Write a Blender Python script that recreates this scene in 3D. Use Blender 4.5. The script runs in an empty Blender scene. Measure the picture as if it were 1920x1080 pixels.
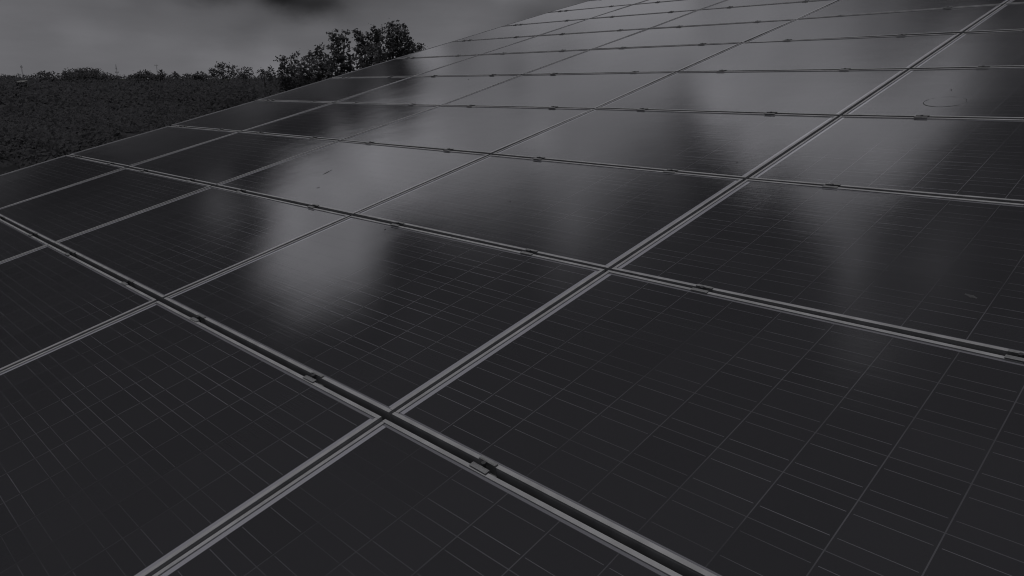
import bpy, bmesh, math, random
from mathutils import Vector, Matrix, Euler
R = math.radians
sc = bpy.context.scene
col = sc.collection

# ------------------------------------------------------------------ camera
EYE = Vector((0, 0, 11.0))                 # eye height above the ground
FPX = 1369.14                              # focal length in pixels of the 1920 wide photo
PITCH = 16.05
cd = bpy.data.cameras.new('camera')
cam = bpy.data.objects.new('camera', cd); col.objects.link(cam)
cam.location = EYE; cam.rotation_euler = (R(90 - PITCH), 0, 0)
cd.sensor_width = 36; cd.lens = FPX / 1920 * 36
cd.clip_start = 0.05; cd.clip_end = 12000
sc.camera = cam

# ------------------------------------------------------------------ view
sc.view_settings.view_transform = 'Standard'
sc.view_settings.look = 'None'
sc.cycles.pixel_filter_type = 'BLACKMAN_HARRIS'; sc.cycles.filter_width = 1.1
sc.view_settings.exposure = 0; sc.view_settings.gamma = 1

# ------------------------------------------------------------------ sun: soft, high, behind thin cloud
SUN_EL, SUN_AZ = 74.0, -78.0               # azimuth clockwise from the view direction (+Y)
sd = bpy.data.lights.new('sun', 'SUN'); sun = bpy.data.objects.new('sun', sd); col.objects.link(sun)
sd.energy = 1.0; sd.angle = R(14); sd.color = (1.0, 0.985, 0.97)
sdir = Vector((math.sin(R(SUN_AZ)) * math.cos(R(SUN_EL)), math.cos(R(SUN_AZ)) * math.cos(R(SUN_EL)), math.sin(R(SUN_EL))))
sun.rotation_euler = sdir.to_track_quat('Z', 'Y').to_euler()
sun.location = (0, 0, 40)

# ------------------------------------------------------------------ sky: broken overcast over a Nishita sky
W = bpy.data.worlds.new('World'); sc.world = W; W.use_nodes = True
nt = W.node_tree; nt.nodes.clear(); LK = nt.links
def N(t, **k):
    n = nt.nodes.new(t)
    for a, v in k.items(): setattr(n, a, v)
    return n
def mth(op, *ins, clamp=False):
    n = N('ShaderNodeMath', operation=op); n.use_clamp = clamp
    for i, v in enumerate(ins):
        if isinstance(v, (int, float)): n.inputs[i].default_value = v
        else: LK.new(v, n.inputs[i])
    return n.outputs[0]
def vm(op, *ins):
    n = N('ShaderNodeVectorMath', operation=op)
    for i, v in enumerate(ins):
        if isinstance(v, tuple): n.inputs[i].default_value = v
        else: LK.new(v, n.inputs[i])
    return n.outputs['Value'] if op == 'DOT_PRODUCT' else n.outputs[0]
tc = N('ShaderNodeTexCoord')
sep = N('ShaderNodeSeparateXYZ'); LK.new(tc.outputs['Generated'], sep.inputs[0])
az = mth('MULTIPLY', mth('ARCTAN2', sep.outputs[0], sep.outputs[1]), 57.29578)
el = mth('MULTIPLY', mth('ARCSINE', sep.outputs[2]), 57.29578)
comb = N('ShaderNodeCombineXYZ'); LK.new(az, comb.inputs[0]); LK.new(el, comb.inputs[1])
def smooth(v, a, b):
    n = N('ShaderNodeMapRange', interpolation_type='SMOOTHERSTEP')
    LK.new(v, n.inputs[0]); n.inputs[1].default_value = a; n.inputs[2].default_value = b
    return n.outputs[0]
def noise(scale_vec, scale, detail, rough=.55):
    m = vm('MULTIPLY', comb.outputs[0], scale_vec)
    n = N('ShaderNodeTexNoise'); n.inputs['Scale'].default_value = scale
    n.inputs['Detail'].default_value = detail; n.inputs['Roughness'].default_value = rough
    LK.new(m, n.inputs['Vector']); return n
w1 = noise((.6, 1.0, 1), .35, 5)
off = vm('MULTIPLY', vm('SUBTRACT', w1.outputs['Color'], (.5, .5, .5)), (3.2, 1.5, 0))
pos = vm('ADD', comb.outputs[0], off)
BLOBS = [tuple(float(v) for v in b.split(',')) for b in "-26,0,14,8,0.1345;6,19.2,14,8,0.3733;-22,24,4.5,5.5,0.4418;-3,4,9,4,0.1067;22,28,9,4,0.3934;-15.5,20,4,2.5,0.252;-7,24,4.5,5.5,0.2265;-15.5,8,4,2.5,-0.023;20,33.6,4.5,5.5,0.1727;-25.7,24.5,2.4,3,0.1787;-10.5,0,4,2.5,0.1367;-37,4.8,4.5,5.5,0.0879;-1,28.8,4.5,5.5,0.1356;13.4,25.8,2.4,3,0.1687;-13,24,4,2.5,0.1493;-18,28,4,2.5,-0.0598;-8.5,15,1.3,2.2,0.1269;19.5,22,4,2.5,0.1176;-17.2,0,2.4,3,0.0646;-22,19.2,1.8,1.4,0.0955;32,30,4,2.5,-0.0625;-11.8,15,1.3,2.2,0.0154;-24.4,17.3,1.8,1.4,-0.1084;10,29.9,2.4,3,-0.087;14,29.8,1.8,1.4,0.1949;23.6,31.7,1.8,1.4,0.1628;-10,19.2,2.5,1.6,0.0967;27.8,26.4,1.3,2.2,0.1078;-26.8,20.2,1.8,1.4,-0.1995;-28,17.3,1.8,1.4,0.0744;-30.8,6.8,2.4,3,0.0407;11.3,24.6,1.3,2.2,0.1313;15.1,34,2.4,3,-0.0596;-23,30,4,2.5,-0.098;12.4,17.6,1.3,2.2,-0.0743;1.2,17.9,2.5,1.6,-0.0957;-27.2,23.8,1.3,2.2,0.1672;-23.9,20.2,1.3,2.2,0.1684;23.6,34.6,2.5,1.6,-0.0568;-21,5.6,1.6,0.9,-0.0621;-13,4.9,1.6,0.9,-0.0388;-19.6,15.4,2.5,1.6,-0.0824;-18.4,17.3,1.8,1.4,0.0798;-14,3.5,1.6,0.9,0.029;-9.6,14.1,1.3,2.2,0.1812;16.8,28.6,2.4,3,0.1568;-5.2,1.3,2.5,1.6,0.0384;-16,16.3,1.8,1.4,-0.0821;-17.2,25.9,1.8,1.4,-0.1087;-19.6,25,1.8,1.4,0.2222;2.8,30.7,2.5,1.6,-0.0794;-10,22.1,1.8,1.4,0.0786;-14.8,18.2,1.8,1.4,0.1674;-16.4,23,2.5,1.6,0.1149;-25.6,22.1,1.8,1.4,0.2115;17.6,32.6,1.8,1.4,0.1349;20.1,37.8,1.3,2.2,0.1873;-0.5,14,4,2.5,0.0714;22,44,4,2.5,0.0937;-3,23.8,1.3,2.2,0.1257;-3,18.5,1.3,2.2,-0.0692;-18,12,4,2.5,0.0247;27.8,30.8,1.3,2.2,-0.0996;26,28.8,1.8,1.4,0.0974;-19,4.9,1.6,0.9,0.0087;2,26,4,2.5,0.0749;-2.8,30.7,1.8,1.4,0.161;28.4,24,1.8,1.4,0.0829;-12.4,19.2,1.8,1.4,0.1035;-35.5,10,4,2.5,-0.0509;15.2,31.7,1.8,1.4,-0.1306;17.9,36.1,1.3,2.2,-0.0895;-24.4,26.9,2.5,1.6,0.0685;0,6.3,1.6,0.9,0.0669;-11,6.3,1.6,0.9,0.0045;-20.8,18.2,1.8,1.4,0.1746;-20.8,16.3,1.8,1.4,-0.0564;27,38.1,2.4,3,0.0846;9.1,26.4,1.3,2.2,-0.0973;22.4,30.7,1.8,1.4,0.08;18.8,33.6,1.8,1.4,0.1618;-11.2,16.3,1.8,1.4,-0.1174;-28,19.2,1.8,1.4,0.077;-21,1.4,1.6,0.9,0.0325;-35,0,1.6,0.9,0.0246;-5.2,26.9,2.5,1.6,-0.0719;26,25.9,1.8,1.4,0.0657;23.6,25,1.8,1.4,-0.0792;4,5.6,1.6,0.9,0.0233;2,4.2,1.6,0.9,-0.0213;-22,25.9,1.8,1.4,0.078;-19.6,21.8,2.5,1.6,0.1271;-27,5.6,1.6,0.9,0.0333;-29,2.8,1.6,0.9,0.0253;-10.7,13.2,1.3,2.2,-0.1469;-17.3,17.6,1.3,2.2,0.1374;11.6,25.9,1.8,1.4,0.1197;7,20,4,2.5,-0.0457;-13,22,4,2.5,0.1587;-17,5.6,1.6,0.9,-0.0525;-23,4.9,1.6,0.9,0.0138;32,27.8,1.8,1.4,-0.0683;29.6,29.8,1.8,1.4,-0.0872;-18.4,26.9,1.8,1.4,-0.1293;-10.7,18.5,1.3,2.2,0.0837;-19.6,20.2,1.8,1.4,0.0868;20.4,43.5,2.5,1.6,0.1266;27.2,23,1.8,1.4,-0.0448;-28,24,1.8,1.4,0.1286;-29.4,22.9,1.3,2.2,-0.0426;-20.8,28.8,1.8,1.4,-0.1002;-0.4,26.9,2.5,1.6,0.0866;-24,2.1,1.6,0.9,0.0113;-4,3.5,1.6,0.9,0.0103;31.1,22,1.3,2.2,-0.0282;6.8,23,1.8,1.4,0.0457;11.3,29.9,1.3,2.2,-0.0635;-22,11.5,1.8,1.4,0.0266;-12.4,26.9,1.8,1.4,0.063;24.8,33.6,1.8,1.4,-0.067;-14.8,23,1.8,1.4,0.0958;-24.4,25,1.8,1.4,0.1228;-26.8,26.9,1.8,1.4,0.0903;-22,26.9,1.8,1.4,0.0902;15.7,22,1.3,2.2,0.0361;24.5,22,1.3,2.2,0.0229;-14,17.6,1.3,2.2,0.059;-19,3.5,1.6,0.9,-0.0184;-15,4.9,1.6,0.9,-0.0322;-20,4.2,1.6,0.9,0.014;-16,4.2,1.6,0.9,0.011;22.4,31.7,1.8,1.4,0.1054;-5.2,33.6,1.8,1.4,0.0683;-7,29.9,2.4,3,-0.0527;-16.2,20.2,1.3,2.2,0.1266;-14,13.2,1.3,2.2,-0.0265;-24.4,19.2,1.8,1.4,0.0633;12.8,31.7,1.8,1.4,-0.0885;13.5,29,1.3,2.2,0.1106;16.4,34.6,1.8,1.4,-0.082".split(';')]
acc = None
for a, e, sa, se, amp in BLOBS:
    v = vm('MULTIPLY_ADD', pos, (1 / sa, 1 / se, 0), (-a / sa, -e / se, 0))
    g = mth('POWER', 0.367879, vm('DOT_PRODUCT', v, v))
    acc = mth('MULTIPLY', g, amp) if acc is None else mth('MULTIPLY_ADD', g, amp, acc)
cloud = mth('MAXIMUM', acc, 0.0)
st = noise((.22, 1.0, 1), .55, 6, .6)                       # wispy streaks in the cloud
cloud = mth('MULTIPLY', cloud, mth('MULTIPLY_ADD', st.outputs['Fac'], .34, .83))
cloud = mth('ADD', cloud, 0.004)
side = mth('MULTIPLY', smooth(az, -92, -68), mth('SUBTRACT', 1.0, smooth(az, 48, 75)))
front = mth('MULTIPLY', side, mth('SUBTRACT', 1.0, smooth(el, 60, 74)))
sky = N('ShaderNodeTexSky', sky_type='NISHITA'); sky.sun_disc = False
sky.sun_elevation = R(SUN_EL); sky.sun_rotation = R(SUN_AZ)
hs = N('ShaderNodeHueSaturation'); hs.inputs['Saturation'].default_value = .12; hs.inputs['Value'].default_value = .03
LK.new(sky.outputs[0], hs.inputs['Color'])
hz = noise((1, 1, 1), .05, 4)
veil = mth('MULTIPLY_ADD', hz.outputs['Fac'], mth('MULTIPLY', smooth(el, 38, 72), .85), .012)   # bright thin overcast overhead, dull low down behind
vv = N('ShaderNodeCombineXYZ')
for i in range(3): LK.new(veil, vv.inputs[i])
openc = vm('ADD', hs.outputs[0], vv.outputs[0])
cc = N('ShaderNodeCombineXYZ')
for i, t in enumerate((.985, .978, 1.045)): LK.new(mth('MULTIPLY', cloud, t), cc.inputs[i])
mx = N('ShaderNodeMix', data_type='RGBA'); LK.new(front, mx.inputs[0]); LK.new(openc, mx.inputs[6]); LK.new(cc.outputs[0], mx.inputs[7])
bg = N('ShaderNodeBackground'); bg.inputs['Strength'].default_value = 1.0
LK.new(mx.outputs[2], bg.inputs['Color'])
wo = N('ShaderNodeOutputWorld'); LK.new(bg.outputs[0], wo.inputs[0])
W.cycles.sampling_method = 'MANUAL'; W.cycles.sample_map_resolution = 1024

# ------------------------------------------------------------------ helpers
def tag(o, label=None, cat=None, group=None, kind=None):
    if label: o['label'] = label
    if cat: o['category'] = cat
    if group: o['group'] = group
    if kind: o['kind'] = kind
    return o
def empty(name, loc=(0, 0, 0)):
    o = bpy.data.objects.new(name, None); col.objects.link(o); o.location = loc; o.empty_display_size = .2; return o
def mesh(name, verts, faces, mat, parent=None, smooth=False):
    me = bpy.data.meshes.new(name); me.from_pydata(verts, [], faces); me.update()
    if smooth: me.shade_smooth()
    me.materials.append(mat)
    o = bpy.data.objects.new(name, me); col.objects.link(o)
    if parent: o.parent = parent
    return o
class MB:
    def __init__(s): s.v = []; s.f = []
    def box(s, x0, x1, y0, y1, z0, z1, xf=None):
        b = len(s.v)
        for z in (z0, z1):
            for x, y in ((x0, y0), (x1, y0), (x1, y1), (x0, y1)):
                p = Vector((x, y, z)); s.v.append(tuple(xf @ p if xf else p))
        for q in ((3, 2, 1, 0), (4, 5, 6, 7), (0, 1, 5, 4), (1, 2, 6, 5), (2, 3, 7, 6), (3, 0, 4, 7)): s.f.append(tuple(b + i for i in q))
    def tube(s, pts, rs, n=7):
        b = len(s.v); pts = [Vector(p) for p in pts]
        for k, p in enumerate(pts):
            d = (pts[min(k + 1, len(pts) - 1)] - pts[max(k - 1, 0)]).normalized()
            a = d.orthogonal().normalized(); c = d.cross(a)
            for i in range(n):
                t = 2 * math.pi * i / n; s.v.append(tuple(p + (a * math.cos(t) + c * math.sin(t)) * rs[k]))
        for k in range(len(pts) - 1):
            for i in range(n):
                j = (i + 1) % n; s.f.append((b + k * n + i, b + k * n + j, b + (k + 1) * n + j, b + (k + 1) * n + i))
        s.f.append(tuple(b + i for i in reversed(range(n)))); s.f.append(tuple(b + (len(pts) - 1) * n + i for i in range(n)))
    def build(s, name, mat, parent=None, smooth=False): return mesh(name, s.v, s.f, mat, parent, smooth)

def material(name, base, rough=.5, metal=0.0, noise_amt=0.0, noise_scale=8.0, spec=.5):
    m = bpy.data.materials.new(name); m.use_nodes = True
    t = m.node_tree; p = t.nodes['Principled BSDF']
    p.inputs['Roughness'].default_value = rough; p.inputs['Metallic'].default_value = metal
    p.inputs['Specular IOR Level'].default_value = spec
    p.inputs['Base Color'].default_value = (*base, 1)
    if noise_amt:
        c = t.nodes.new('ShaderNodeTexCoord'); n = t.nodes.new('ShaderNodeTexNoise'); n.inputs['Scale'].default_value = noise_scale
        n.inputs['Detail'].default_value = 6
        t.links.new(c.outputs['Object'], n.inputs['Vector'])
        r = t.nodes.new('ShaderNodeMapRange'); r.inputs[1].default_value = .3; r.inputs[2].default_value = .7
        r.inputs[3].default_value = 1 - noise_amt; r.inputs[4].default_value = 1 + noise_amt
        t.links.new(n.outputs['Fac'], r.inputs[0])
        v = t.nodes.new('ShaderNodeVectorMath'); v.operation = 'SCALE'; v.inputs[0].default_value = base
        t.links.new(r.outputs[0], v.inputs['Scale']); t.links.new(v.outputs[0], p.inputs['Base Color'])
    return m
M_ALU = material('anodised aluminium', (.238, .236, .25), .5, 0, .18, 14)
M_CLAMP = material('dull clamp metal', (.15, .15, .158), .5, 0, .2, 90)
M_BOLT = material('dark steel bolt', (.05, .05, .055), .4, .3)
M_RAIL = material('dark rail', (.035, .035, .038), .7)
M_ROOF = material('dark roof sheet', (.03, .03, .033), .9, 0, .2, 4, .1)
M_WALL = material('rendered wall', (.16, .155, .15), .9, 0, .2, 3)
M_BARK = material('bark', (.06, .058, .058), .95, 0, .3, 12, .1)
M_GROUND = material('dark grass', (.035, .04, .03), 1, 0, .3, .3, .0)
M_STAIN = material('dried water mark', (.06, .06, .064), .9, 0, 0, 8, .1)
M_PALE = material('pale painted wall', (.12, .12, .12), .9, 0, .1, 2)
M_MAST = material('galvanised mast', (.10, .10, .105), .6)

def leaf_material(name, base):
    m = bpy.data.materials.new(name); m.use_nodes = True; t = m.node_tree; t.nodes.clear()
    o = t.nodes.new('ShaderNodeOutputMaterial'); d = t.nodes.new('ShaderNodeBsdfDiffuse'); tr = t.nodes.new('ShaderNodeBsdfTranslucent')
    mixn = t.nodes.new('ShaderNodeMixShader'); mixn.inputs[0].default_value = .5
    g = t.nodes.new('ShaderNodeNewGeometry'); r = t.nodes.new('ShaderNodeMapRange')
    r.inputs[3].default_value = .92; r.inputs[4].default_value = 1.08
    t.links.new(g.outputs['Random Per Island'], r.inputs[0])
    v = t.nodes.new('ShaderNodeVectorMath'); v.operation = 'SCALE'; v.inputs[0].default_value = base
    t.links.new(r.outputs[0], v.inputs['Scale'])
    t.links.new(v.outputs[0], d.inputs[0]); t.links.new(v.outputs[0], tr.inputs[0])
    t.links.new(d.outputs[0], mixn.inputs[1]); t.links.new(tr.outputs[0], mixn.inputs[2]); t.links.new(mixn.outputs[0], o.inputs[0])
    return m
M_LEAF = leaf_material('dark foliage', (.100, .099, .106))
M_LEAF2 = leaf_material('forest foliage', (.090, .089, .096))

# ------------------------------------------------------------------ photovoltaic glass
LX, LY = 1.649, 1.008           # panel length and width, frame included
LIP = .0125
def glass_material():
    m = bpy.data.materials.new('solar cell glass'); m.use_nodes = True; t = m.node_tree; L = t.links
    p = t.nodes['Principled BSDF']
    def nd(k, **a):
        n = t.nodes.new(k)
        for q, v in a.items(): setattr(n, q, v)
        return n
    def ma(op, *ins, clamp=False):
        n = nd('ShaderNodeMath', operation=op); n.use_clamp = clamp
        for i, v in enumerate(ins):
            if isinstance(v, (int, float)): n.inputs[i].default_value = v
            else: L.new(v, n.inputs[i])
        return n.outputs[0]
    tcn = nd('ShaderNodeTexCoord'); s = nd('ShaderNodeSeparateXYZ'); L.new(tcn.outputs['Object'], s.inputs[0])
    x, y = s.outputs[0], s.outputs[1]
    PX, PY = .1592, .1612
    def cell(v, P, n):
        u = ma('ADD', ma('DIVIDE', v, P), n / 2)             # 0..n over the cell field
        fr = ma('FRACT', u); edge = ma('MULTIPLY', ma('MINIMUM', fr, ma('SUBTRACT', 1.0, fr)), P)   # metres to nearest cell border
        inside = ma('MULTIPLY', ma('GREATER_THAN', u, 0.0), ma('LESS_THAN', u, float(n)))
        return u, fr, edge, inside
    ux, fx, ex, ix = cell(x, PX, 10); uy, fy, ey, iy = cell(y, PY, 6)
    incell = ma('MULTIPLY', ma('MULTIPLY', ix, iy), ma('MULTIPLY', ma('GREATER_THAN', ex, .0014), ma('GREATER_THAN', ey, .0012)))
    # two busbars per cell, running along x, broken at each cell border
    b1 = ma('ABSOLUTE', ma('SUBTRACT', fy, .26)); b2 = ma('ABSOLUTE', ma('SUBTRACT', fy, .74))
    bus = ma('LESS_THAN', ma('MULTIPLY', ma('MINIMUM', b1, b2), PY), .00085)
    bus = ma('MULTIPLY', bus, ma('GREATER_THAN', ex, .007))
    # cell colour, each cell a little different
    cx = nd('ShaderNodeCombineXYZ'); L.new(ma('FLOOR', ux), cx.inputs[0]); L.new(ma('FLOOR', uy), cx.inputs[1])
    oi = nd('ShaderNodeObjectInfo'); L.new(ma('MULTIPLY', oi.outputs['Random'], 57.0), cx.inputs[2])
    wn = nd('ShaderNodeTexWhiteNoise', noise_dimensions='3D'); L.new(cx.outputs[0], wn.inputs['Vector'])
    dn = nd('ShaderNodeTexNoise'); dn.inputs['Scale'].default_value = 3.0; dn.inputs['Detail'].default_value = 8; dn.inputs['Roughness'].default_value = .65
    dv = nd('ShaderNodeVectorMath', operation='ADD'); L.new(tcn.outputs['Object'], dv.inputs[0]); L.new(cx.outputs[0], dv.inputs[1])
    rv = nd('ShaderNodeCombineXYZ'); L.new(ma('MULTIPLY', oi.outputs['Random'], 31.0), rv.inputs[2])
    dv2 = nd('ShaderNodeVectorMath', operation='ADD'); L.new(tcn.outputs['Object'], dv2.inputs[0]); L.new(rv.outputs[0], dv2.inputs[1])
    L.new(dv2.outputs[0], dn.inputs['Vector'])
    cval = ma('MULTIPLY', ma('MULTIPLY_ADD', wn.outputs['Value'], .10, .95), CELL)
    # line brightness wanders slowly (oxidised and bright stretches)
    ln = nd('ShaderNodeTexNoise'); ln.inputs['Scale'].default_value = 1.3; ln.inputs['Detail'].default_value = 3
    L.new(dv2.outputs[0], ln.inputs['Vector'])
    lv = nd('ShaderNodeMapRange'); lv.inputs[1].default_value = .35; lv.inputs[2].default_value = .68; lv.inputs[3].default_value = .45; lv.inputs[4].default_value = 1.25
    L.new(ln.outputs['Fac'], lv.inputs[0])
    # each strip of ribbon its own brightness
    cb = nd('ShaderNodeCombineXYZ'); L.new(ma('FLOOR', ma('MULTIPLY', uy, 2.0)), cb.inputs[0]); L.new(ma('FLOOR', ux), cb.inputs[1]); L.new(ma('MULTIPLY', oi.outputs['Random'], 91.0), cb.inputs[2])
    wb = nd('ShaderNodeTexWhiteNoise', noise_dimensions='3D'); L.new(cb.outputs[0], wb.inputs['Vector'])
    busv = ma('MULTIPLY', ma('MULTIPLY', ma('MULTIPLY_ADD', wb.outputs['Value'], .35, .72), BUS), lv.outputs[0])
    v = nd('ShaderNodeMix', data_type='FLOAT'); L.new(bus, v.inputs[0]); L.new(cval, v.inputs[2]); L.new(busv, v.inputs[3])
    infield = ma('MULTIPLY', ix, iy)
    bk = nd('ShaderNodeMix', data_type='FLOAT'); L.new(infield, bk.inputs[0]); L.new(ma('MULTIPLY_ADD', iy, SHEET - .14, .14), bk.inputs[2])  # long-edge margins coloured darker, standing in for the frame lip's shadow
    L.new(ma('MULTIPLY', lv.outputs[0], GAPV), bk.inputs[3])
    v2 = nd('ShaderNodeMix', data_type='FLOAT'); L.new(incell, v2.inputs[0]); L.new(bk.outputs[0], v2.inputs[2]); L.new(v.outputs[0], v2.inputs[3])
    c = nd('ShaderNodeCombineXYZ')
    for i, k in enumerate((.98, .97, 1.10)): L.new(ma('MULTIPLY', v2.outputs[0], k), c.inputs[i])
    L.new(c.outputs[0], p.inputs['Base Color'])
    p.inputs['IOR'].default_value = 1.5
    # dusty film: slightly varying gloss, and a very fine prismatic glass texture
    r = nd('ShaderNodeMapRange'); r.inputs[1].default_value = .3; r.inputs[2].default_value = .7; r.inputs[3].default_value = .025; r.inputs[4].default_value = .055
    L.new(dn.outputs['Fac'], r.inputs[0]); 
    bus0 = ma('MULTIPLY', bus, incell); L.new(ma('MULTIPLY_ADD', bus0, .18, r.outputs[0]), p.inputs['Roughness'])
    bn = nd('ShaderNodeTexNoise'); bn.inputs['Scale'].default_value = 420; bn.inputs['Detail'].default_value = 2
    L.new(dv2.outputs[0], bn.inputs['Vector'])
    wv = nd('ShaderNodeTexNoise'); wv.inputs['Scale'].default_value = 2.2; wv.inputs['Detail'].default_value = 2
    L.new(dv2.outputs[0], wv.inputs['Vector'])
    bmp = nd('ShaderNodeBump'); bmp.inputs['Strength'].default_value = .25; bmp.inputs['Distance'].default_value = .0002
    L.new(bn.outputs['Fac'], bmp.inputs['Height'])
    bm2 = nd('ShaderNodeBump'); bm2.inputs['Strength'].default_value = .5; bm2.inputs['Distance'].default_value = .002
    L.new(wv.outputs['Fac'], bm2.inputs['Height']); L.new(bmp.outputs[0], bm2.inputs['Normal'])
    # faint ribbing of the cells' grid fingers and rolled glass, stretched along the panel
    sv = nd('ShaderNodeVectorMath', operation='MULTIPLY'); L.new(dv2.outputs[0], sv.inputs[0]); sv.inputs[1].default_value = (2.5, 95, 1)
    sn = nd('ShaderNodeTexNoise'); sn.inputs['Scale'].default_value = 1.0; sn.inputs['Detail'].default_value = 4; sn.inputs['Roughness'].default_value = .7
    L.new(sv.outputs[0], sn.inputs['Vector'])
    bm3 = nd('ShaderNodeBump'); bm3.inputs['Strength'].default_value = .5; bm3.inputs['Distance'].default_value = .0004
    L.new(sn.outputs['Fac'], bm3.inputs['Height']); L.new(bm2.outputs[0], bm3.inputs['Normal'])
    L.new(bm3.outputs[0], p.inputs['Normal'])
    line = ma('MULTIPLY', bus, incell)
    L.new(ma('MULTIPLY', line, .55), p.inputs['Metallic'])
    return m
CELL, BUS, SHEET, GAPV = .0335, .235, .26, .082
M_GLASS = glass_material()

# ------------------------------------------------------------------ roof frame (solved from the photo's grid crossings)
S = 1.665                                     # long-side pitch of the grid, metres
A = .619549                                   # short-side pitch / long-side pitch
RM = Matrix(((0.683165, 0.709292, 0.173754), (0.690353, -0.704863, 0.163038), (0.238114, 0.008569, -0.971199)))  # columns: up-slope, along, into the roof
CAMR = Vector((-0.50024, 4.94997, -0.68262))
# how far each crossing of the grid sits off a perfect plane, millimetres (up-slope, along, down)
OFF = {(0, 2): (-11.7, -2.3, -12.9), (0, 3): (4.3, 0.9, -5.1), (0, 4): (14.7, 7.4, -6.3), (1, 0): (-8.9, -2.1, -7.1), (1, 1): (-5.7, -1.8, -9.3), (1, 2): (2.7, 0.9, -3.6), (1, 3): (1.1, 0.5, -3.7), (1, 4): (1.2, 1.2, -1.7), (2, 0): (0.3, 0.2, 7.5), (2, 1): (-1.5, -0.7, -2.5), (2, 2): (5.2, 3.0, -0.6), (2, 3): (-0.7, -0.7, -1.7), (2, 4): (0.5, 1.6, 8.8), (3, 0): (2.7, 1.4, 5.5), (3, 1): (3.7, 2.4, 11.9), (3, 2): (-1.2, -0.6, 11.9), (3, 3): (-4.5, -5.3, 2.8), (3, 4): (-3.6, -8.2, 8.8), (4, 0): (11.1, 6.9, 11.5), (4, 1): (-6.4, -4.8, 2.2), (4, 2): (-6.1, -6.1, 1.5), (4, 3): (-2.3, -3.6, 0.4), (4, 4): (-1.1, -2.7, 8.6), (5, 0): (8.7, 6.4, 4.9), (5, 1): (0.0, 0.1, 2.1), (5, 2): (-2.9, -3.6, -1.8), (5, 3): (-3.0, -5.5, -1.1), (5, 4): (1.6, 6.2, 2.3), (6, 0): (3.0, 2.6, 2.9), (6, 1): (-0.3, -0.3, -1.6), (6, 2): (-2.5, -3.6, 0.7), (6, 3): (-0.9, -1.7, 6.8), (6, 4): (3.5, 5.0, -9.5), (7, 0): (3.0, 2.9, -1.2), (7, 1): (-2.2, -2.9, -8.7), (7, 2): (-0.8, -1.5, -7.8), (8, 0): (1.5, 1.5, -6.8), (8, 1): (-2.2, -3.3, -8.1)}
def roofpt(u, v, up=0.0):
    """u rows up the slope, v panels along, up metres above the glass plane -> world"""
    return EYE + RM @ ((Vector((u * A, v, 0)) - CAMR) * S - Vector((0, 0, up)))
def node(i, j):
    o = OFF.get((i, j))
    q = roofpt(i, j)
    if o is None: return q
    cl = lambda t, m: max(-m, min(m, t))
    return q + RM @ Vector((cl(o[0], 8) / 1000, cl(o[1], 4) / 1000, o[2] / 1000))
AX_U, AX_V, AX_N = RM.col[0].copy(), RM.col[1].copy(), -RM.col[2]
def panel_frame(i, j):
    a, b, c, d = node(i, j), node(i + 1, j), node(i, j + 1), node(i + 1, j + 1)
    o = (a + b + c + d) / 4
    x = ((c + d) - (a + b)).normalized(); y = ((b + d) - (a + c)); n = x.cross(y).normalized(); y = n.cross(x)
    m = Matrix((x, y, n)).transposed().to_4x4(); m.translation = o - n * .040
    return m

# ------------------------------------------------------------------ building under the array
bld = empty('building', roofpt(2, 2.5, -.3) * 1.0)
bld.location.z = 0
tag(bld, 'dark sloping roof and walls carrying the solar panels', 'building')
inv = Matrix.Translation(-bld.location)
RU0, RU1, RV0, RV1 = -1.35, 11.2, .03, 6.3
def roof_solid():
    mb = MB(); v = []
    for up in (-.135, -.20):
        for (u, w) in ((RU0, RV0), (RU1, RV0), (RU1, RV1), (RU0, RV1)): v.append(roofpt(u, w, up))
    # standing seams run up the slope
    mb.v = [tuple(inv @ q) for q in v]
    mb.f = [(0, 1, 2, 3), (7, 6, 5, 4), (0, 4, 5, 1), (1, 5, 6, 2), (2, 6, 7, 3), (3, 7, 4, 0)]
    k = RV0 + .1
    while k < RV1:
        b = len(mb.v)
        for up in (-.134, -.110):
            for (u, w) in ((RU0, k), (RU1, k), (RU1, k + .012), (RU0, k + .012)): mb.v.append(tuple(inv @ roofpt(u, w, up)))
        mb.f += [tuple(b + q for q in fc) for fc in ((7, 6, 5, 4), (0, 1, 5, 4), (1, 2, 6, 5), (2, 3, 7, 6), (3, 0, 4, 7))]
        k += .27
    return mb
roof_solid().build('roof', M_ROOF, bld)
mb = MB()
cor = [(RU0 + .3, RV0 + .15), (RU1 - .3, RV0 + .15), (RU1 - .3, RV1 - .15), (RU0 + .3, RV1 - .15)]
for u, w in cor:
    q = roofpt(u, w, -.21); mb.v += [tuple(inv @ Vector((q.x, q.y, 0))), tuple(inv @ q)]
for k in range(4):
    n2 = (k + 1) % 4; mb.f.append((2 * k, 2 * n2, 2 * n2 + 1, 2 * k + 1))
mb.build('wall', M_WALL, bld)

mf = empty('mounting_frame', roofpt(0, 0, -.13)); tag(mf, 'dark rails lying on the roof under the solar panels, seen in the gaps', 'mounting rails')
mfi = Matrix.Translation(-mf.location)
for k in range(6):
    for fr in (.235, .765):
        mb = MB(); b = 0; wv = k + fr
        if wv > 5.9: continue
        for up in (-.108, -.050):
            for (u, w) in ((-1.05, wv - .011), (11.05, wv - .011), (11.05, wv + .011), (-1.05, wv + .011)): mb.v.append(tuple(mfi @ roofpt(u, w, up)))
        mb.f = [(0, 1, 2, 3), (7, 6, 5, 4), (0, 4, 5, 1), (1, 5, 6, 2), (2, 6, 7, 3), (3, 7, 4, 0)]
        mb.build('rail', M_RAIL, mf)

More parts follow.
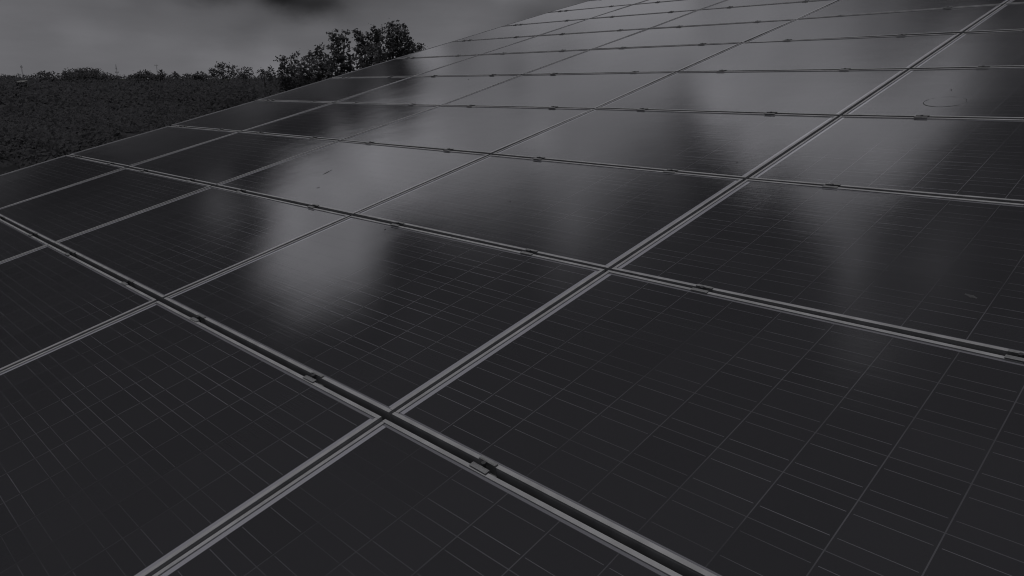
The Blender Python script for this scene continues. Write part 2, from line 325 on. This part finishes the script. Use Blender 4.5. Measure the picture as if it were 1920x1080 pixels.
# ------------------------------------------------------------------ one solar panel
def make_panel():
    root = empty('solar_panel')
    hx, hy, H, G = LX / 2, LY / 2, .040, .0040           # glass sits below the lip
    fm = MB()
    c = .0006
    # two long rails (full length), two short rails butted between them with a hairline joint
    for sy in (-1, 1):
        y0, y1 = sorted((sy * hy, sy * (hy - LIP))); fm.box(-hx, hx, y0, y1, H - .006, H)
        y0, y1 = sorted((sy * hy, sy * (hy - .002))); fm.box(-hx, hx, y0, y1, 0, H - .0062)
        y0, y1 = sorted((sy * hy, sy * (hy - .028))); fm.box(-hx, hx, y0, y1, -.0022, -.0002)
    for sx in (-1, 1):
        x0, x1 = sorted((sx * (hx - .0004), sx * (hx - LIP))); fm.box(x0, x1, -hy + LIP + .0011, hy - LIP - .0002, H - .006, H - .0002)
        x0, x1 = sorted((sx * hx, sx * (hx - .002))); fm.box(x0, x1, -hy + .0022, hy - .0022, 0, H - .0062)
    fr = fm.build('frame', M_ALU, root)
    bv = fr.modifiers.new('edge', 'BEVEL'); bv.width = .0005; bv.segments = 1; bv.limit_method = 'ANGLE'
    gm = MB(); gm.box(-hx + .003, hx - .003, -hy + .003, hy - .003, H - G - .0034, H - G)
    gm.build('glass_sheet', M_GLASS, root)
    return root
proto = make_panel()
def copy_tree(root):
    r = root.copy(); col.objects.link(r)
    for ch in root.children:
        c = ch.copy(); col.objects.link(c); c.parent = r
    return r
ORD = ['first', 'second', 'third', 'fourth', 'fifth', 'sixth', 'seventh', 'eighth', 'ninth', 'tenth', 'eleventh', 'twelfth']
LOOK = {(0, 2): 'dark', (0, 3): 'dark', (0, 4): 'dark'}
def look(i, j):
    m = [ 'dddddd',   # row -1
          'ddmmdd',   # row 0
          'dmbbmm',
          'ddbbbm',
          'dmbbbm',
          'mbbbbm',
          'bbbbmm', 'bbbbmm', 'bbbbbm', 'bbbbbb', 'bbbbbb', 'bbbbbb', 'bbbbbb']
    return {'d': 'dark glossy', 'm': 'partly cloud-lit', 'b': 'pale sky-reflecting'}[m[i + 1][j]]
first = True
panels = {}
for i in range(-1, 11):
    for j in range(0, 6):
        p = proto if first else copy_tree(proto); first = False
        p.matrix_world = panel_frame(i, j)
        tag(p, f'{look(i, j)} solar panel, {ORD[j]} from the left edge in the {ORD[i + 1]} row from the bottom', 'solar panel', 'framed solar panels laid in rows on the roof')
        panels[(i, j)] = p

# water mark ring and a few bird and dirt specks, on the glass of their panels
def px_ray(x, y):
    d = Vector(((x - 960) / FPX, -(y - 540) / FPX, -1)); d.rotate(cam.rotation_euler); return d.normalized()
def px_on_roof(x, y, up=0.0):
    d = px_ray(x, y); o = roofpt(0, 0, up); t = (o - EYE).dot(AX_N) / d.dot(AX_N); return EYE + d * t
def uv_of(q):
    w = RM.transposed() @ (q - EYE) / S + CAMR; return w.x / A, w.y
random.seed(5)
def stain(x, y, shape, size, kind='stain'):
    q = px_on_roof(x, y); u, v = uv_of(q); p = panels[(math.floor(u), math.floor(v))]
    l = p.matrix_world.inverted() @ q; Z = .040 - .0040 + .0006
    vs, fs = [], []
    if shape == 'ring':
        n = 72; rx, ry = size
        for k in range(n):
            t = 2 * math.pi * k / n; w = .0016 + .0052 * max(0, math.cos(t + 1.9)) ** 1.5 + .001 * math.sin(5 * t)
            for s in (-1, 1): vs.append((l.x + (rx + s * w * .5) * math.cos(t), l.y + (ry + s * w * .5) * math.sin(t), Z))
        for k in range(n):
            if 10 < k < 15 or 22 < k < 25 or k in (2, 29, 30, 36, 66): continue
            a = 2 * k; b = 2 * ((k + 1) % n); fs.append((a, a + 1, b + 1, b))
    else:
        n = 14; vs.append((l.x, l.y, Z)); ang = random.random() * 3
        for k in range(n):
            t = 2 * math.pi * k / n; r = size[0] * random.uniform(.6, 1.15); r2 = size[1] * random.uniform(.6, 1.15)
            dx, dy = r * math.cos(t), r2 * math.sin(t); vs.append((l.x + dx * math.cos(ang) - dy * math.sin(ang), l.y + dx * math.sin(ang) + dy * math.cos(ang), Z))
        for k in range(n): fs.append((0, 1 + k, 1 + (k + 1) % n))
    o = mesh(kind, vs, fs, M_STAIN, p)
stain(1772, 187, 'ring', (.098, .098), 'ring_stain')
for x, y, a, b in ((613, 323, .05, .006), (596, 352, .012, .006), (956, 377, .008, .006), (1820, 553, .022, .008), (1784, 165, .018, .003), (722, 430, .008, .005), (1382, 300, .007, .005), (1105, 462, .006, .004), (878, 148, .012, .008)):
    stain(x, y, 'spot', (a, b), 'dirt_spot')

# ------------------------------------------------------------------ clamps between the rows
def make_clamp():
    root = empty('mid_clamp')
    # local: x along the gap, y up the slope, z up; origin on the rail under the gap
    h = .0118
    m = MB(); T = .0028; Z = .0512
    m.box(-.030, .030, -h - .0120, -h + .0002, Z, Z + T)            # near flange on the lip
    m.box(-.030, .030, h - .0002, h + .0085, Z, Z + T)              # far flange
    m.box(-.030, .030, -h + .0004, -h + .0030, .020, Z + T)         # walls of the channel
    m.box(-.030, .030, h - .0030, h - .0004, .020, Z + T)
    m.box(-.030, .030, -h + .0031, h - .0031, .020, .0228)
    o = m.build('clamp_body', M_CLAMP, root)
    b = o.modifiers.new('edge', 'BEVEL'); b.width = .0007; b.segments = 2; b.limit_method = 'ANGLE'
    m = MB(); m.tube([(0, 0, .0229), (0, 0, .052)], [.0042, .0042], 10); m.tube([(0, 0, .0521), (0, 0, .0585)], [.0075, .0070], 6)
    m.build('bolt', M_BOLT, root)
    return root
cp = make_clamp(); first = True
def gap_point(i, v):
    j = math.floor(v); f = v - j
    return node(i, j).lerp(node(i, j + 1), f)
def in_view(q):
    l = cam.matrix_world.inverted() @ q
    bpy.context.view_layer.update
    return l.z < 0 and abs(l.x / -l.z * FPX) < 980 and abs(l.y / -l.z * FPX) < 560
bpy.context.view_layer.update()
for i in range(0, 11):
    vs = [k + f for k in range(0, 6) for f in (.235, .765)]
    if i >= 1: vs.insert(0, .165)
    n = 0
    for v in vs:
        v2 = v + random.uniform(-.006, .006)
        q = gap_point(i, v2)
        if not in_view(q): n += 1; continue
        c = cp if first else copy_tree(cp); first = False
        jj = math.floor(v); m = panels[(i, jj)].matrix_world.copy()
        x = AX_V; nn = m.col[2].to_3d().normalized(); y = nn.cross(x).normalized(); x = y.cross(nn)
        mm = Matrix((x, y, nn)).transposed().to_4x4()
        base = q - nn * .0500
        mm.translation = base
        c.matrix_world = mm @ Matrix.Rotation(random.uniform(-.03, .03), 4, 'Z')
        tag(c, f'small dull clamp, {ORD[min(n, 11)]} from the left on the gap above the {ORD[i]} panel row', 'clamp', 'mid clamps holding the solar panels')
        n += 1

# ------------------------------------------------------------------ ground
mesh('ground', [(-5000, -3000, 0), (5000, -3000, 0), (5000, 9000, 0), (-5000, 9000, 0)], [(0, 1, 2, 3)], M_GROUND)
tag(bpy.data.objects['ground'], kind='structure')

# ------------------------------------------------------------------ foliage
def leaf(vs, fs, c, size, rnd):
    n = Vector((rnd.gauss(0, .55), rnd.gauss(-.45, .55), abs(rnd.gauss(.8, .35)))).normalized()   # leaves lie towards the light
    a = n.orthogonal().normalized(); a.rotate(Matrix.Rotation(rnd.random() * 6.28, 3, n)); b = n.cross(a)
    s = size * rnd.uniform(.6, 1.25); b0 = len(vs)
    for p in (-a * s * .5, b * s * .30 - a * s * .05, a * s * .55, -b * s * .30 - a * s * .05): vs.append(tuple(c + p + n * rnd.uniform(-.04, .04) * s))
    fs.append((b0, b0 + 1, b0 + 2, b0 + 3))
def at(px, py, dist):
    """a point at this horizontal distance on the ray through a photo pixel (used to set tree heights)"""
    d = px_ray(px, py); h = math.hypot(d.x, d.y); return EYE + d * (dist / h)
def tree(dist, lobes, leafsize, density, label, group='trees beyond the roof', name='broadleaf_tree', seed=1, sub=.16):
    """lobes: (px, py, rx, ry) ellipses of foliage in photo pixels, turned into ellipsoids standing at dist"""
    rnd = random.Random(seed); mpp = dist / FPX
    cs = []
    for (px, py, rx, ry) in lobes:
        cs.append((at(px, py, dist + rnd.uniform(-1, 1) * rx * mpp * .6), rx * mpp, ry * mpp))
    cxm = sum(c.x for c, _, _ in cs) / len(cs); cym = sum(c.y for c, _, _ in cs) / len(cs)
    base = Vector((cxm, cym, 0)); root = empty(name, base); tag(root, label, 'tree', group)
    vs, fs = [], []
    for c, rx, rz in cs:
        ry = rx * .9; vol = rx * ry * rz; nsub = max(6, int(density * 2.6 * (rx * rz) / (sub * sub)))
        for _ in range(nsub):
            while True:
                q = Vector((rnd.uniform(-1, 1), rnd.uniform(-1, 1), rnd.uniform(-1, 1)))
                if q.length < 1: break
            if rnd.random() < .45: q = q.normalized() * rnd.uniform(.8, 1.06)
            k = c + Vector((q.x * rx, q.y * ry, q.z * rz)); r = sub * rnd.uniform(.5, 1.2)
            for _ in range(9):
                leaf(vs, fs, k - base + Vector((rnd.gauss(0, 1), rnd.gauss(0, 1), rnd.gauss(0, .8))) * r * .5, leafsize, rnd)
    mesh('crown', vs, fs, M_LEAF, root)
    t = MB(); top = max(c.z for c, _, _ in cs); low = min(c.z - rz for c, _, rz in cs)
    fork = Vector((0, 0, max(low * .85, 1.5))); r0 = .012 * top + .06
    t.tube([(0, 0, -.1), (rnd.uniform(-.1, .1), rnd.uniform(-.1, .1), fork.z * .5), tuple(fork)], [r0 * 1.5, r0, r0 * .8], 8)
    for c, rx, rz in cs:
        e = c - base + Vector((0, 0, rz * .6)); mid = fork.lerp(e, .5) + Vector((rnd.uniform(-.2, .2), rnd.uniform(-.2, .2), .1))
        t.tube([tuple(fork), tuple(mid), tuple(e)], [r0 * .35, r0 * .15, .010], 6)
        for _ in range(4):
            q = mid.lerp(e, rnd.random()); d = Vector((rnd.uniform(-1, 1) * rx, rnd.uniform(-1, 1) * rx, rnd.uniform(0, .8) * rz))
            t.tube([tuple(q), tuple(q + d * .8)], [.012, .004], 4)
    t.build('trunk', M_BARK, root, True)
    return root
G1 = 'leafy trees standing beyond the roof edge'
tree(46, [(524, 117, 7, 12), (533, 135, 14, 20), (552, 105, 7, 10), (547, 122, 16, 16), (553, 150, 22, 26), (533, 175, 30, 26), (560, 195, 34, 28), (540, 152, 22, 22), (566, 140, 14, 20)], .16, 1.2, 'low leafy tree with two rounded tips, leftmost of the tall group', G1, seed=11, sub=.2)
tree(40, [(599, 88, 7, 9), (591, 102, 11, 9), (603, 108, 10, 14), (578, 108, 8, 8), (585, 126, 24, 16), (606, 136, 18, 22), (572, 134, 12, 20), (590, 165, 34, 24), (612, 190, 34, 26), (600, 120, 20, 16), (576, 146, 26, 20), (618, 140, 14, 24)], .14, 1.2, 'leafy tree with one thin ragged peak, left of the tallest trees', G1, seed=12, sub=.17)
tree(30, [(623, 62, 8, 8), (630, 74, 9, 8), (648, 68, 8, 10), (643, 78, 13, 10), (634, 94, 20, 13), (642, 108, 15, 10), (628, 104, 10, 10), (640, 128, 24, 14), (650, 160, 30, 26), (640, 190, 30, 20), (636, 74, 14, 9), (622, 116, 12, 12), (656, 120, 16, 16), (640, 142, 34, 16)], .12, 1.2, 'tall tree with a knobbly forked top, open gaps in its leaves', G1, seed=13, sub=.13)
tree(31, [(666, 62, 4, 5), (680, 66, 12, 9), (671, 76, 11, 9), (682, 82, 14, 12), (700, 54, 5, 6), (710, 58, 5, 5), (704, 68, 14, 10), (698, 84, 16, 12), (690, 104, 30, 16), (694, 135, 32, 22), (690, 165, 34, 20), (678, 92, 16, 10), (708, 100, 18, 14), (686, 118, 32, 12)], .12, 1.4, 'tall tree with two narrow tops between the knobbly and the round crown', G1, seed=14, sub=.13)
tree(29, [(738, 50, 11, 8), (729, 60, 12, 10), (752, 58, 12, 12), (741, 72, 24, 16), (752, 86, 26, 16), (728, 92, 20, 14), (748, 108, 28, 16), (735, 130, 34, 20), (730, 155, 34, 20), (762, 78, 10, 14), (720, 110, 22, 12), (765, 100, 14, 14)], .12, 1.7, 'tallest tree with a broad dense round crown beside the panel edge', G1, seed=15, sub=.13)
tree(34, [(785, 88, 6, 6), (779, 95, 8, 6), (791, 93, 6, 5), (783, 104, 12, 10), (775, 118, 14, 14)], .10, 2.3, 'small tree top just showing over the roof edge, rightmost', G1, seed=16, sub=.13)
G2 = 'distant trees along the skyline'
tree(120, [(86, 141, 17, 2.6), (77, 139, 8, 2.0), (97, 139, 8, 2.4), (86, 147, 14, 5)], .35, 1.9, 'flat-topped tree with sky gaps, leftmost on the skyline', G2, name='flat_topped_tree', seed=21, sub=.45)
tree(115, [(126, 136, 9, 4), (134, 140, 12, 5)], .32, 1.8, 'small bushy tree at the left foot of the domed skyline tree', G2, seed=22, sub=.45)
tree(120, [(160, 136, 18, 7), (148, 139, 22, 7), (174, 138, 16, 7), (186, 143, 14, 6), (134, 143, 14, 5), (160, 146, 34, 8)], .26, 5.0, 'wide domed tree forming the highest bump on the left skyline', G2, name='domed_tree', seed=23, sub=.45)
tree(125, [(205, 143, 7, 3), (212, 146, 9, 3)], .32, 2.4, 'low tuft of tree right of the domed skyline tree', G2, seed=24, sub=.4)
tree(120, [(268, 140, 12, 5), (258, 144, 12, 4), (280, 144, 10, 5), (268, 147, 24, 6), (275, 135, 1.5, 2.5)], .26, 4.2, 'rounded low skyline tree near the middle mast', G2, seed=25, sub=.4)
tree(110, [(303, 136, 3, 4), (300, 142, 10, 4), (292, 145, 8, 3), (310, 146, 8, 4)], .28, 2.2, 'spiky little skyline tree right below the faint right mast', G2, seed=26, sub=.35)
tree(105, [(330, 143, 10, 3), (345, 145, 12, 3), (327, 139, 2, 3), (352, 141, 2, 2)], .26, 2.2, 'low uneven skyline tree between the spiky tree and open crown', G2, seed=27, sub=.35)
tree(90, [(374, 140, 11, 5), (366, 145, 9, 4), (384, 146, 10, 5)], .24, 2.8, 'low rounded tree at the left foot of the airy crown', G2, seed=28, sub=.3)
tree(75, [(419, 125, 11, 6), (408, 130, 9, 6), (428, 130, 11, 7), (397, 131, 7, 4), (418, 138, 22, 6), (441, 134, 5, 4), (395, 139, 6, 4)], .2, 1.7, 'airy round-crowned tree, tallest on the skyline before the big group', G2, seed=29, sub=.26)
tree(74, [(459, 127, 9, 3.5), (467, 133, 6, 6), (453, 135, 9, 5), (462, 142, 14, 6)], .18, 1.5, 'thin open-crowned tree right of the airy round tree', G2, seed=30, sub=.24)
tree(60, [(490, 132, 6, 3), (508, 130, 4, 5), (497, 138, 14, 4), (504, 143, 12, 6)], .16, 1.6, 'sparse small tree just left of the tall leafy group', G2, seed=31, sub=.2)

# the wood below: one continuous mass of crowns out to the skyline
def forest():
    rnd = random.Random(77); vs, fs = [], []
    def blob(c, r, rz, n):
        for _ in range(n):
            th = rnd.uniform(0, 6.283); ct = rnd.uniform(-.35, 1); st_ = math.sqrt(1 - ct * ct); k = rnd.uniform(.78, 1.05)
            q = c + Vector((r * st_ * math.cos(th) * k, r * st_ * math.sin(th) * k, rz * ct * k))
            leaf(vs, fs, q, LS, rnd)
        # inner mass of branches and leaves, hidden behind the outer leaves
        b = len(vs); nu, nv = 9, 5
        for iv in range(nv + 1):
            ph = math.pi * (iv / nv)
            for iu in range(nu):
                t = 2 * math.pi * iu / nu; w = rnd.uniform(.45, .62)
                vs.append((c.x + r * w * math.sin(ph) * math.cos(t), c.y + r * w * math.sin(ph) * math.sin(t), c.z + rz * w * math.cos(ph)))
        for iv in range(nv):
            for iu in range(nu):
                j2 = (iu + 1) % nu; fs.append((b + iv * nu + iu, b + (iv + 1) * nu + iu, b + (iv + 1) * nu + j2, b + iv * nu + j2))
    bands = [(13, 24, 1.5, 1500, .10, 260), (24, 45, 2.1, 1500, .14, 300), (45, 90, 3.0, 1100, .24, 330), (90, 180, 4.5, 800, .38, 260), (180, 420, 7.0, 700, .55, 330)]
    for d0, d1, r0, nl, LS, cnt in bands:
        for _ in range(cnt):
            d = math.sqrt(rnd.uniform(d0 * d0, d1 * d1)); a = R(rnd.uniform(-62, 8))
            if d > 60: a = R(rnd.uniform(-50, 2))
            x, y = d * math.sin(a), d * math.cos(a)
            w = RM.transposed() @ (Vector((x, y, 8)) - EYE) / S + CAMR
            if -2.6 < w.x / A < 12.8 and -1.6 < w.y < 8: continue
            r = r0 * rnd.uniform(.7, 1.25)
            top = (9.2 + .6 * rnd.random()) if d < 45 else 10.8 + .0 * d + rnd.uniform(-.5, .1)
            if d < 24: top = min(top, 10.6 - .08 * d + rnd.uniform(-.8, 0))
            if d < 24: top = 8.6 - rnd.uniform(0, .8)
            if d > 180: top = 11.5 + rnd.uniform(-.3, .5) + (d - 180) * .0015
            blob(Vector((x, y, top - r * .8)), r, r * .8, int(nl * .55))
    # dense lower storey
    return mesh('forest', vs, fs, M_LEAF2)
fo = forest()
tag(fo, 'dark continuous mass of woodland filling the land left of the roof', 'forest', kind='stuff')

# ------------------------------------------------------------------ far masts and a pale shed among the trees
def mast(px, ytop, dist, arms, label):
    top = at(px, ytop, dist); root = empty('radio_mast', (top.x, top.y, 0)); tag(root, label, 'mast', 'faint masts on the horizon')
    m = MB(); w = .22
    for sx, sy in ((-1, -1), (1, -1), (1, 1), (-1, 1)): m.tube([(sx * w * 1.6, sy * w * 1.6, 0), (sx * w * .5, sy * w * .5, top.z)], [.04, .022], 5)
    z = .6; k = 0
    while z < top.z:
        s = 1 if k % 2 else -1; q = w * (1.6 - 1.1 * z / top.z)
        m.tube([(-q * s, -q, z), (q * s, q, z + .7)], [.012, .012], 4); z += .8; k += 1
    m.build('lattice', M_MAST, root)
    for yy, wd in arms:
        z = at(px, yy, dist).z; a = MB(); a.tube([(-wd, 0, z), (wd, 0, z)], [.06, .06], 6); a.tube([(wd, 0, z - .3), (wd, 0, z + .5)], [.07, .07], 6); a.tube([(-wd, 0, z - .3), (-wd, 0, z + .5)], [.07, .07], 6)
        a.build('crossarm', M_MAST, root)
mast(39.5, 122, 420, [(126, .35)], 'faint thin mast above the left end of the skyline')
mast(217, 121, 400, [(136, .7), (129, .25)], 'faint mast with a crosspiece right of the domed tree')
mast(293, 121, 480, [(123, .9)], 'faint short mast above the spiky skyline tree')
q = at(35, 155, 60)
shed = empty('shed', (q.x, q.y, 0)); tag(shed, 'tiny pale shed half hidden in the dark wood at far left', 'shed')
mb = MB(); mb.box(-.20, .20, 0, .5, 0, q.z - .02); mb.build('wall', M_ROOF, shed)
mb = MB(); mb.v = [(-.26, -.08, q.z - .02), (.26, -.08, q.z - .02), (.26, .6, q.z + .1), (-.26, .6, q.z + .1), (-.26, -.08, q.z + .02), (.26, -.08, q.z + .02), (.26, .6, q.z + .14), (-.26, .6, q.z + .14)]
mb.f = [(3, 2, 1, 0), (4, 5, 6, 7), (0, 1, 5, 4), (1, 2, 6, 5), (2, 3, 7, 6), (3, 0, 4, 7)]; mb.build('roof', M_PALE, shed)
